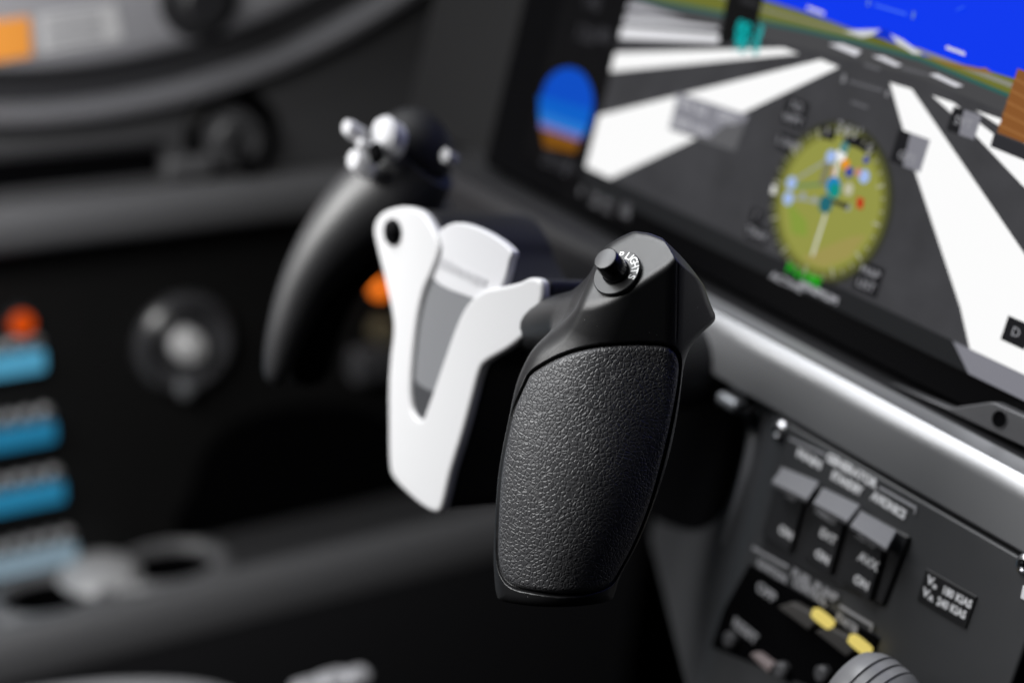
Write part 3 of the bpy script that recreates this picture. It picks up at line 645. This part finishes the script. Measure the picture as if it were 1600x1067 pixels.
# placard
pl = root('speed_placard', SW.at(1482, 936), 'small black placard with two rows of white speed limits', 'placard')
polyplate('placard_plate', [(1447, 888), (1526, 932), (1508, 982), (1432, 937)], 0, .0008, mat('placard_black', (.008, .008, .009), .45), pl, .0003)
for s, x, y, sz, sx in [('V', 1456, 907, .0044, 1.1), ('o', 1463, 915, .0030, 1.1), ('V', 1449, 926, .0044, 1.1), ('A', 1457, 934, .0028, 1.1)]:
    text('lettering', s, SW.sub(*spx(x, y), .00095), sz, TEXTWHITE, pl, bold=.0002, sx=sx)
fit_text('lettering', '180 KIAS', SW, (1473, 921), (1517, 945), .0045, TEXTWHITE, pl, .00095, .00015)
fit_text('lettering', '240 KIAS', SW, (1464, 938), (1509, 962), .0045, TEXTWHITE, pl, .00095, .00015)
def screw(px, py, r, label):
    f = SW.sub(*spx(px, py), 0); s = root('panel_screw', f.o, label, 'screw', 'panel screws')
    lathe('screw_head', f, [(r, 0), (r, .0008), (r * .8, .0018), (r * .55, .0021), (r * .5, .0010), (.0001, .0010)], CHROME, s, 28)
    for k in range(2): box('recess', f.sub(0, 0, 0, math.pi / 2 * k + .4), -r * .42, r * .42, -r * .1, r * .1, .0010, .0013 + .0001 * k, DEEP, s)
screw(1220, 673, .0042, 'pale screw head at the switch panel corner nearest the yoke')
screw(1603, 882, .0042, 'bright screw head at the right frame edge above the placard')
o = polyplate('edge_placard', [(1598, 914), (1650, 940), (1646, 962), (1594, 934)], 0, .0008, TEXTWHITE, None, .0003); tag(o, 'white tipped placard cut by the right frame edge below the screw', 'placard')
# silver blocks added to draw the highlights on the sill's lower edge
for x, y, rx, lab_ in [(1142, 628, .007, 'silver highlight block under the sill right of the grip'), (1098, 606, .005, 'smaller highlight block under the sill close behind the grip')]:
    f = PAN.sub(*PAN.pix(x, y, .018), .018); o = box('sill_highlight', f, -rx, rx, -.003, .003, -.006, .004, SILVER); bevel(o, .0025, 3); tag(o, lab_, 'clip')

# landing gear lever: a wheel shaped knob on a stalk
gx = P(1362, 1098, .655)
ax_ = camdir(.60, -.52, .60)
e1 = np.cross(ax_, [0, 0, 1]); e1 /= np.linalg.norm(e1); e2 = np.cross(ax_, e1)
GF = Frame(gx, e1, e2, ax_)
gr = root('gear_lever', gx, 'grey wheel shaped lever knob with black grooves at the bottom edge', 'lever')
r0 = .0185; prof = [(.001, -.014), (.010, -.014), (.0145, -.0125), (.0172, -.0085)]
def groove(h): return [(r0 - .0000 - .5 * (h / .02) ** 2 * .002, h - .0006), (r0 - .0010, h - .0004), (r0 - .0010, h + .0004), (r0 - .5 * (h / .02) ** 2 * .002, h + .0006)]
for h in (-.0040, .0005, .0050): prof += groove(h)
prof += [(.0176, .0085), (.0155, .0120), (.0118, .0135), (.0108, .0125), (.009, .0100), (.001, .0100)]
lathe('wheel_knob', GF, prof, mat('wheel_grey', (.24, .24, .25), .33, spec=.6, noise=.05, nscale=600), gr, 72, 25)
tube('stalk', [gx, gx + np.array([.06, -.0, -.03]), gx + np.array([.12, 0, -.05])], [.006, .006, .006], BLACK, gr)

# ================================================================== CONTROL YOKE
HP = P(690, 600, .72)
yk = root('control_yoke', HP, 'white and black aircraft control yoke with leather padded black grips', 'control yoke')
q8 = math.radians(9)
HUB = Frame(HP, -Y, Z * math.cos(q8) + X * math.sin(q8), -X * math.cos(q8) + Z * math.sin(q8))
def hp(px, c=0): return [HUB.pix(x, y, c) for x, y in px]
outer = [(583, 360), (590, 338), (607, 327), (632, 323), (656, 330), (671, 349), (682, 372), (684, 395), (672, 428), (660, 456), (650, 500), (643, 560), (640, 612), (644, 643), (657, 656), (667, 636), (690, 570), (713, 506), (732, 472), (757, 453), (785, 447), (810, 441), (826, 434), (840, 436), (845, 446), (844, 470), (836, 493), (824, 517), (795, 543), (757, 566), (746, 584), (735, 625), (720, 680), (702, 738), (691, 784), (683, 800), (664, 794), (640, 775), (613, 746), (607, 718), (606, 655), (606, 600), (609, 555), (613, 520), (611, 490), (601, 442), (589, 392)]
loop = smooth_poly(hp(outer), 4)
fr_ = plate('white_frame', HUB, loop, -.0050, .0, WHITEPL, yk); bevel(fr_, .0017, 4, 50)
solid = [(583, 360), (590, 338), (607, 327), (632, 323), (656, 330), (671, 349), (682, 372), (690, 400), (720, 450), (757, 453), (785, 447), (810, 441), (826, 434), (840, 436), (845, 446), (844, 470), (836, 493), (824, 517), (795, 543), (757, 566), (746, 584), (735, 625), (720, 680), (702, 738), (691, 784), (683, 800), (664, 794), (640, 775), (613, 746), (607, 718), (606, 655), (606, 600), (609, 555), (613, 520), (611, 490), (601, 442), (589, 392)]
sl_ = smooth_poly(hp(solid), 3); ctr = sl_.mean(0)
body = plate('hub_body', HUB, [tuple(ctr + (p - ctr) * .985) for p in sl_], -.062, -.0046, mat('hub_black', (.008, .008, .009), .55, spec=.3), yk); bevel(body, .004, 3, 50)
gp = plate('grey_inlay', HUB, smooth_poly(hp([(672, 420), (745, 455), (722, 500), (697, 575), (672, 640), (658, 664), (640, 650), (634, 612), (638, 556), (648, 495)]), 3), -.010, -.0022, PANELSILV, yk)
st = plate('lower_inlay', HUB, smooth_poly(hp([(640, 593), (650, 602), (668, 611), (680, 612), (666, 648), (657, 662), (640, 650), (636, 620)]), 3), -.0024, -.0017, mat('inlay_dark', (.045, .046, .050), .45), yk)
cp = plate('centre_cap', HUB, smooth_poly(hp([(676, 436), (681, 375), (690, 357), (713, 348), (742, 355), (773, 371), (798, 392), (795, 408), (786, 440), (765, 470), (735, 466)], -.002), 4), -.0062, -.002, mat('cap_white', (.62, .62, .64), .40), yk); bevel(cp, .0016, 3, 50)
cs = plate('cap_stripe', HUB, hp([(679, 400), (763, 437), (758, 449), (676, 413)], -.002), -.0022, -.0017, mat('stripe_grey', (.44, .44, .46), .4), yk)
text('lettering', 'CONTROL', HUB.sub(*HUB.pix(718, 424, -.0016), -.0016, math.radians(0)), .0052, mat('pale_lettering', (.60, .60, .62), .4), yk, sx=1.1)
# thumb button in the left arm of the white frame
f = HUB.sub(*HUB.pix(615, 363, 0), 0)
n_ = 36
V, F = [], []
pr = [(1.0, .0003), (.97, .0012), (.88, .0012), (.82, .0004), (.80, .0002), (.02, .0002)]
for r, h in pr:
    for x_, y_ in ell(0, 0, .0068 * r, .0058 * r, n_): V.append(f.pt(x_, y_, h))
for k in range(len(pr) - 1):
    for i in range(n_): j = (i + 1) % n_; F.append((k * n_ + i, k * n_ + j, (k + 1) * n_ + j, (k + 1) * n_ + i))
obj('button_well', V, F, DEEP, yk)
lathe('thumb_button', f.sub(.0003, .0008), [(.0046, 0), (.0045, .0018), (.0038, .0030), (.002, .0035), (.0002, .0036)], GLOSSBLACK, yk, 32)
# column from the hub to the panel
tube('column', [HP + X * .05 - Z * .01, HP + X * .11 - Z * .012, HP + X * .20 - Z * .014], [.024, .022, .022], BLACK, yk)

# ---- near horn: solid built from the traced outline, facet planes and a rounded back (units: photo pixels at .62 m)
S = .62 / FPX
HO = P(900, 660, .62)
r_, u_, t_ = camdir(1, 0, 0), camdir(0, 1, 0), camdir(0, 0, 1)
def hw_(x, y, w): return HO + S * ((x - 900) * r_ - (y - 660) * u_ + w * t_)
x0, x1, y0, y1 = 750, 1140, 345, 965
sil = smooth_poly([(985, 364), (1000, 365), (1015, 369), (1040, 383), (1068, 408), (1090, 437), (1103, 465), (1112, 483), (1117, 493), (1115, 503), (1098, 518), (1082, 535), (1072, 552), (1066, 575), (1063, 605), (1059, 640), (1050, 690), (1036, 745), (1018, 800), (998, 852), (979, 888), (968, 912), (963, 932), (955, 942), (920, 944), (860, 944), (800, 943), (781, 941), (775, 932), (772, 905), (771, 870), (773, 825), (777, 760), (784, 710), (795, 655), (806, 605), (818, 573), (834, 545), (858, 520), (880, 502), (896, 485), (905, 467), (917, 442), (931, 411), (944, 388), (958, 377)], 4)
pad = smooth_poly([(821, 600), (829, 585), (843, 574), (870, 559), (900, 548), (935, 541), (975, 538), (1010, 538), (1036, 541), (1049, 549), (1056, 564), (1056, 590), (1050, 632), (1040, 683), (1026, 742), (1010, 797), (989, 850), (966, 893), (955, 909), (935, 917), (905, 921), (870, 921), (830, 917), (803, 913), (789, 903), (781, 886), (778, 860), (779, 810), (783, 745), (792, 690), (804, 640)], 4)
def sdf2(poly, xs, ys):
    PX, PY = np.meshgrid(xs, ys); PX = PX.astype(np.float32); PY = PY.astype(np.float32)
    d = np.full(PX.shape, 1e9, np.float32); ins = np.zeros(PX.shape, bool)
    for i in range(len(poly)):
        ax, ay = poly[i - 1]; bx, by = poly[i]
        ex, ey = bx - ax, by - ay; L2 = ex * ex + ey * ey + 1e-9
        t = np.clip(((PX - ax) * ex + (PY - ay) * ey) / L2, 0, 1)
        d = np.minimum(d, (PX - ax - t * ex) ** 2 + (PY - ay - t * ey) ** 2)
        cr = (ay > PY) != (by > PY)
        if abs(ey) > 1e-9: ins ^= cr & (PX < ex * (PY - ay) / ey + ax)
    d = np.sqrt(d); return np.where(ins, -d, d)
def smin(a, b, k):
    h = np.clip(.5 + .5 * (b - a) / k, 0, 1); return b * (1 - h) + a * h - k * h * (1 - h)
def smax(a, b, k): return -smin(-a, -b, k)
def sstep(a, b, x): t = np.clip((x - a) / (b - a), 0, 1); return t * t * (3 - 2 * t)
xs = np.arange(x0, x1 + 1, dtype=float); ys = np.arange(y0, y1 + 1, dtype=float)
GX, GY = np.meshgrid(xs, ys)
sd = sdf2(sil, xs, ys); sp_ = sdf2(pad, xs, ys)
yc = np.array([345, 500, 540, 560, 600, 700, 800, 900, 965]); lc = np.array([815, 815, 815, 822, 806, 786, 775, 772, 772]); rc = np.array([1066, 1066, 1066, 1066, 1064, 1048, 1018, 975, 955])
def smooth1(a):
    k = np.ones(61) / 61; return np.convolve(np.pad(a, 30, mode='edge'), k, 'valid')
le, re = smooth1(np.interp(ys, yc, lc)), smooth1(np.interp(ys, yc, rc))
XC = ((le + re) / 2)[:, None]; HW = ((re - le) / 2)[:, None]
tt = (GX - XC) / HW
Hb = 76 - 54 * tt ** 2 - 6 * tt ** 4 - 42 * ((GY - 690) / 280) ** 2 - .85 * 18 * np.logaddexp(0, (552 - GY) / 18)
F1 = 75 + .71 * (GX - 966) + .77 * (GY - 428)
F2 = 119 - .034 * (GX - 1045) - .353 * (GY - 412)
F2b = 119 - 1.0 * (GX - 1046) - .353 * (GY - 412)
F3 = 119 - 2.7 * (GX - 1045) + 2.2 * (GY - 412)
F5 = 84 + .85 * (GX - 921)
low = smin(F2, F5, 34)
Hh = smin(smin(F1, smin(low, F2b, 16), 9), F3, 5)
H = smax(Hb, Hh, 42)
Hpad = H.copy()
H = H - 11 * (1 - sstep(.5, 5.0, sp_))                     # recess that holds the leather pad
seam = np.exp(-((GX - (1048 + .02 * (GY - 412))) / 1.1) ** 2) * sstep(408, 418, GY) * (1 - sstep(525, 545, GY))
H = H - 1.0 * seam
gy_, gx_ = np.gradient(Hpad); GN = 1 / np.sqrt(1 + np.minimum(gx_ ** 2 + gy_ ** 2, 9))
KK = 12 + 6 * sstep(500, 600, GY)
KK = KK + 26 * np.exp(-((GX - 862) / 32) ** 2 - ((GY - 512) / 36) ** 2)
FLD = [sd, H, GN, KK]
def bil(a, x, y):
    x = np.clip(x - x0, 0, a.shape[1] - 1.001); y = np.clip(y - y0, 0, a.shape[0] - 1.001)
    i, j = x.astype(int), y.astype(int); fx, fy = x - i, y - j
    return (a[j, i] * (1 - fx) + a[j, i + 1] * fx) * (1 - fy) + (a[j + 1, i] * (1 - fx) + a[j + 1, i + 1] * fx) * fy
BACK = 88.0
cA, cB = np.array([938, 494, -40.]), np.array([800, 518, -420.])
def field(s2, h, g, k, x, y, w_):
    f = smax(s2, (w_ - h) * g, k)
    f = smax(f, -w_ - BACK, 40)
    ab_ = cB - cA; t = np.clip(((x - cA[0]) * ab_[0] + (y - cA[1]) * ab_[1] + (w_ - cA[2]) * ab_[2]) / np.dot(ab_, ab_), 0, 1)
    d = np.sqrt((x - cA[0] - t * ab_[0]) ** 2 + (y - cA[1] - t * ab_[1]) ** 2 + (w_ - cA[2] - t * ab_[2]) ** 2) - (51 - 6 * t)
    f = smin(f, d, 30)
    return np.maximum(f, -(w_ + 205))
def fat(p): return field(*[bil(a, p[:, 0], p[:, 1]) for a in FLD], p[:, 0], p[:, 1], p[:, 2])
h_ = 2
gxs = np.arange(x0, x1 + 1, h_); gys = np.arange(y0, y1 + 1, h_); gws = np.arange(-214, 136, h_).astype(np.float32)
sub2 = [a[::h_, ::h_].astype(np.float32)[:, :, None] for a in FLD]
GXX = gxs.astype(np.float32)[None, :, None]; GYY = gys.astype(np.float32)[:, None, None]
VOL = field(*sub2, GXX, GYY, gws[None, None, :])
def surface_nets(f, o, h):
    """polygonise f = 0; axes of f are (y, x, w)"""
    s = f < 0; ny, nx, nw = f.shape
    acc = np.zeros((ny - 1, nx - 1, nw - 1, 3), np.float32); cnt = np.zeros((ny - 1, nx - 1, nw - 1), np.float32)
    crosses = []
    for ax in range(3):
        sl0 = [slice(None)] * 3; sl1 = [slice(None)] * 3; sl0[ax] = slice(0, -1); sl1[ax] = slice(1, None)
        a, b = f[tuple(sl0)], f[tuple(sl1)]; c = (a < 0) != (b < 0)
        idx = np.argwhere(c); va, vb = a[c], b[c]; t = va / (va - vb)
        pos = idx.astype(np.float32); pos[:, ax] += t
        o1, o2 = [q for q in range(3) if q != ax]
        ok = (idx[:, o1] > 0) & (idx[:, o2] > 0) & (idx[:, o1] < f.shape[o1] - 1) & (idx[:, o2] < f.shape[o2] - 1)
        idx, pos, neg = idx[ok], pos[ok], (va < 0)[ok]
        for d1 in (0, 1):
            for d2 in (0, 1):
                ci = idx.copy(); ci[:, o1] -= d1; ci[:, o2] -= d2
                np.add.at(acc, (ci[:, 0], ci[:, 1], ci[:, 2]), pos); np.add.at(cnt, (ci[:, 0], ci[:, 1], ci[:, 2]), 1)
        crosses.append((ax, o1, o2, idx, neg))
    used = np.argwhere(cnt > 0); vid = np.full(cnt.shape, -1, np.int64); vid[tuple(used.T)] = np.arange(len(used))
    v = acc[tuple(used.T)] / cnt[tuple(used.T)][:, None]
    quads = []
    for ax, o1, o2, idx, neg in crosses:
        c = []
        for d1, d2 in ((0, 0), (1, 0), (1, 1), (0, 1)):
            ci = idx.copy(); ci[:, o1] -= d1; ci[:, o2] -= d2; c.append(vid[tuple(ci.T)])
        q = np.stack(c, 1); q[neg] = q[neg][:, ::-1]; quads.append(q)
    v = v[:, [1, 0, 2]] * h + np.array(o, np.float32)
    return v.astype(float), np.concatenate(quads)
vv, qq = surface_nets(VOL, (x0, y0, gws[0]), h_); del VOL
def grad(p, e=.7):
    g = np.zeros_like(p)
    for k in range(3):
        d = np.zeros(3); d[k] = e; g[:, k] = (fat(p + d) - fat(p - d)) / (2 * e)
    return g
for _i in range(3):
    g = grad(vv); f_ = fat(vv); n2 = (g ** 2).sum(1) + 1e-6
    st_ = np.clip(f_ / n2, -1.5, 1.5)[:, None] * g; vv = vv - st_
g = grad(vv, 1.0)
WV = HO + S * ((vv[:, 0:1] - 900) * r_ - (vv[:, 1:2] - 660) * u_ + vv[:, 2:3] * t_)
NV = g[:, 0:1] * r_ - g[:, 1:2] * u_ + g[:, 2:3] * t_; NV /= np.linalg.norm(NV, axis=1)[:, None] + 1e-9
horn = obj('grip', WV, qq.tolist(), GRIP, yk, True, 180)
horn.data.normals_split_custom_set_from_vertices(NV.tolist())
horn['label'] = 'sharp black grip with leather palm pad and dimmer knob nearest the camera'
tube('grip_arm', [hw_(*(cA * (1 - t) + cB * t)) for t in (.38, .7, 1.0)] + [HP - Y * .030 + X * .036 + Z * .030], [.0112, .0108, .0104, .012], GRIP, yk)
# leather pad: domed sheet set into the recess
cpt = np.array([918, 735.]); NR, rings = len(pad), 54
pv, pf = [], []
inn = np.array(pad)
for k in range(rings + 1):
    q = (k + .02) / rings; q = 1 - (1 - min(q, 1)) ** 1.35 if k else .004
    pv.append(cpt + (inn - cpt) * q)
pv = np.concatenate(pv); dd = -bil(sp_, pv[:, 0], pv[:, 1])
e_ = 9.0
dd = np.maximum(dd - .8, 0)
hz = bil(Hpad, pv[:, 0], pv[:, 1]) + 1.2 - 8.5 * (1 - np.sqrt(np.maximum(0, 1 - (1 - np.minimum(dd / e_, 1)) ** 2)))
cdir = (cpt - pv); cdir /= np.linalg.norm(cdir, axis=1)[:, None] + 1e-9
pv = pv + cdir * .9 * (dd <= 0)[:, None]
PW = [hw_(a[0], a[1], z) for a, z in zip(pv, hz)]
sk = [hw_(a[0], a[1], z - 9) for a, z in zip(pv[-NR:], hz[-NR:])]
for k in range(rings):
    for i in range(NR):
        j = (i + 1) % NR; pf.append((k * NR + i, k * NR + j, (k + 1) * NR + j, (k + 1) * NR + i))
for i in range(NR):
    j = (i + 1) % NR; pf.append((rings * NR + i, rings * NR + j, (rings + 1) * NR + j, (rings + 1) * NR + i))
pf.append(tuple(range(NR)))
lp_ = obj('leather_pad', PW + sk, pf, LEATHER, horn, True, 60)
# dimmer knob on its printed disc
nl = np.array([-.71, .77, 1.0]); nl /= np.linalg.norm(nl)
nw_ = nl[0] * r_ + nl[1] * u_ + nl[2] * t_
a1 = np.array([.735, .677, 0]); a2 = np.cross(nl, a1)
E1 = a1[0] * r_ + a1[1] * u_; E2 = np.cross(nw_, E1)
KF = Frame(hw_(962, 433, 76.3), E1, E2, nw_)
m_ = S
lathe('dial_disc', KF, [(38.5 * m_, -2 * m_), (39.5 * m_, 1 * m_), (39.5 * m_, 6 * m_), (38.2 * m_, 7.6 * m_), (18 * m_, 7.9 * m_), (.5 * m_, 7.9 * m_)], mat('disc_black', (.012, .012, .013), .30, spec=.5), horn, 72, 30)
lathe('dimmer_knob', KF, [(18.5 * m_, 7.5 * m_), (18.5 * m_, 9 * m_), (22 * m_, 9.5 * m_), (22 * m_, 12 * m_), (20.4 * m_, 14 * m_), (19.6 * m_, 42 * m_), (18.8 * m_, 44.2 * m_), (17.8 * m_, 44.8 * m_), (.3 * m_, 44.8 * m_)], mat('knob_gloss', (.008, .008, .009), .22, spec=.5), horn, 72, 30)
lathe('knob_cap', KF, [(17.7 * m_, 44.6 * m_), (17.5 * m_, 45.4 * m_), (16.8 * m_, 45.7 * m_), (.3 * m_, 45.7 * m_)], mat('brushed_cap', (.085, .085, .088), .42, metal=.35, noise=.07, nscale=1500), horn, 64, 30)
for ch, ang in [('P', 40), ('L', 16), ('I', 3), ('G', -11), ('H', -30), ('T', -50), ('S', -70)]:
    q = math.radians(ang); rr_ = 31.0 * m_
    o_ = KF.pt(rr_ * math.cos(q), rr_ * math.sin(q), 8.0 * m_)
    ra = math.cos(q) * E1 + math.sin(q) * E2; ta = math.sin(q) * E1 - math.cos(q) * E2
    text('lettering', ch, Frame(o_, ta, ra, nw_), .0040, mat('bright_lettering', (.85, .85, .85), .45), horn, bold=.00007, extrude=.00002)

# ---- far horn, seen past the hub
D2 = .80; q2 = D2 / FPX
fh = tube('grip', [P(660, 250, D2 - .005), P(622, 290, D2), P(568, 332, D2 + .002), P(515, 388, D2 + .004), P(474, 452, D2 + .006), P(447, 520, D2 + .008), P(434, 570, D2 + .01), P(431, 592, D2 + .011), P(430, 600, D2 + .0112)], [62 * q2, 76 * q2, 68 * q2, 54 * q2, 41 * q2, 31 * q2, 23 * q2, 16 * q2, 6 * q2], mat('far_grip', (.013, .013, .0145), .48, spec=.75), yk, 36)
tube('palm_pad', [P(635, 305, D2 + .02), P(577, 380, D2 + .022), P(524, 450, D2 + .024), P(494, 520, D2 + .026), P(480, 572, D2 + .028), P(476, 594, D2 + .029), P(475, 602, D2 + .0292)], [64 * q2, 47 * q2, 39 * q2, 38 * q2, 37 * q2, 26 * q2, 8 * q2], mat('pad_black', (.0035, .0035, .004), .75, spec=.1), fh, 36)
fh['label'] = 'far blurred black grip curving down left behind the white hub'
hd = tube('grip_head', [P(648, 205, D2 + .01), P(642, 232, D2), P(640, 268, D2)], [44 * q2, 66 * q2, 64 * q2], mat('head_black', (.010, .010, .011), .6, spec=.25), fh, 32)
tube('grip_arm', [P(650, 320, D2 + .01), P(690, 410, D2 + .0), HP + Y * .022 + X * .036 + Z * .03], [.016, .014, .014], BLACK, yk)
hat = mat('hat_white', (.55, .55, .57), .5)
TF = lambda x, y, d=D2 - .028: Frame(P(x, y, d), camdir(.70, .45, .75), camdir(-.2, .9, -.4), camdir(-.72, .42, .55))
for nm, x, y, r in (('hat_paddle', 553, 206, 14), ('hat_stem', 573, 230, 10), ('hat_paddle', 563, 256, 19), ('hat_rocker', 605, 214, 29)):
    f = TF(x, y); lathe(nm, f, [(r * q2, -.005), (r * q2, .002), (r * q2 * .75, .0045), (.0003, .005)], hat, fh, 28)
f = TF(588, 240, D2 - .034); o = box('hat_slot', f, -.0035, .0035, -.004, .004, -.002, .002, DEEP, fh); bevel(o, .001)
f = TF(700, 246); lathe('side_button', f, [(11 * q2, -.004), (11 * q2, .002), (.0003, .003)], mat('button_grey', (.30, .30, .31), .4), fh, 28)
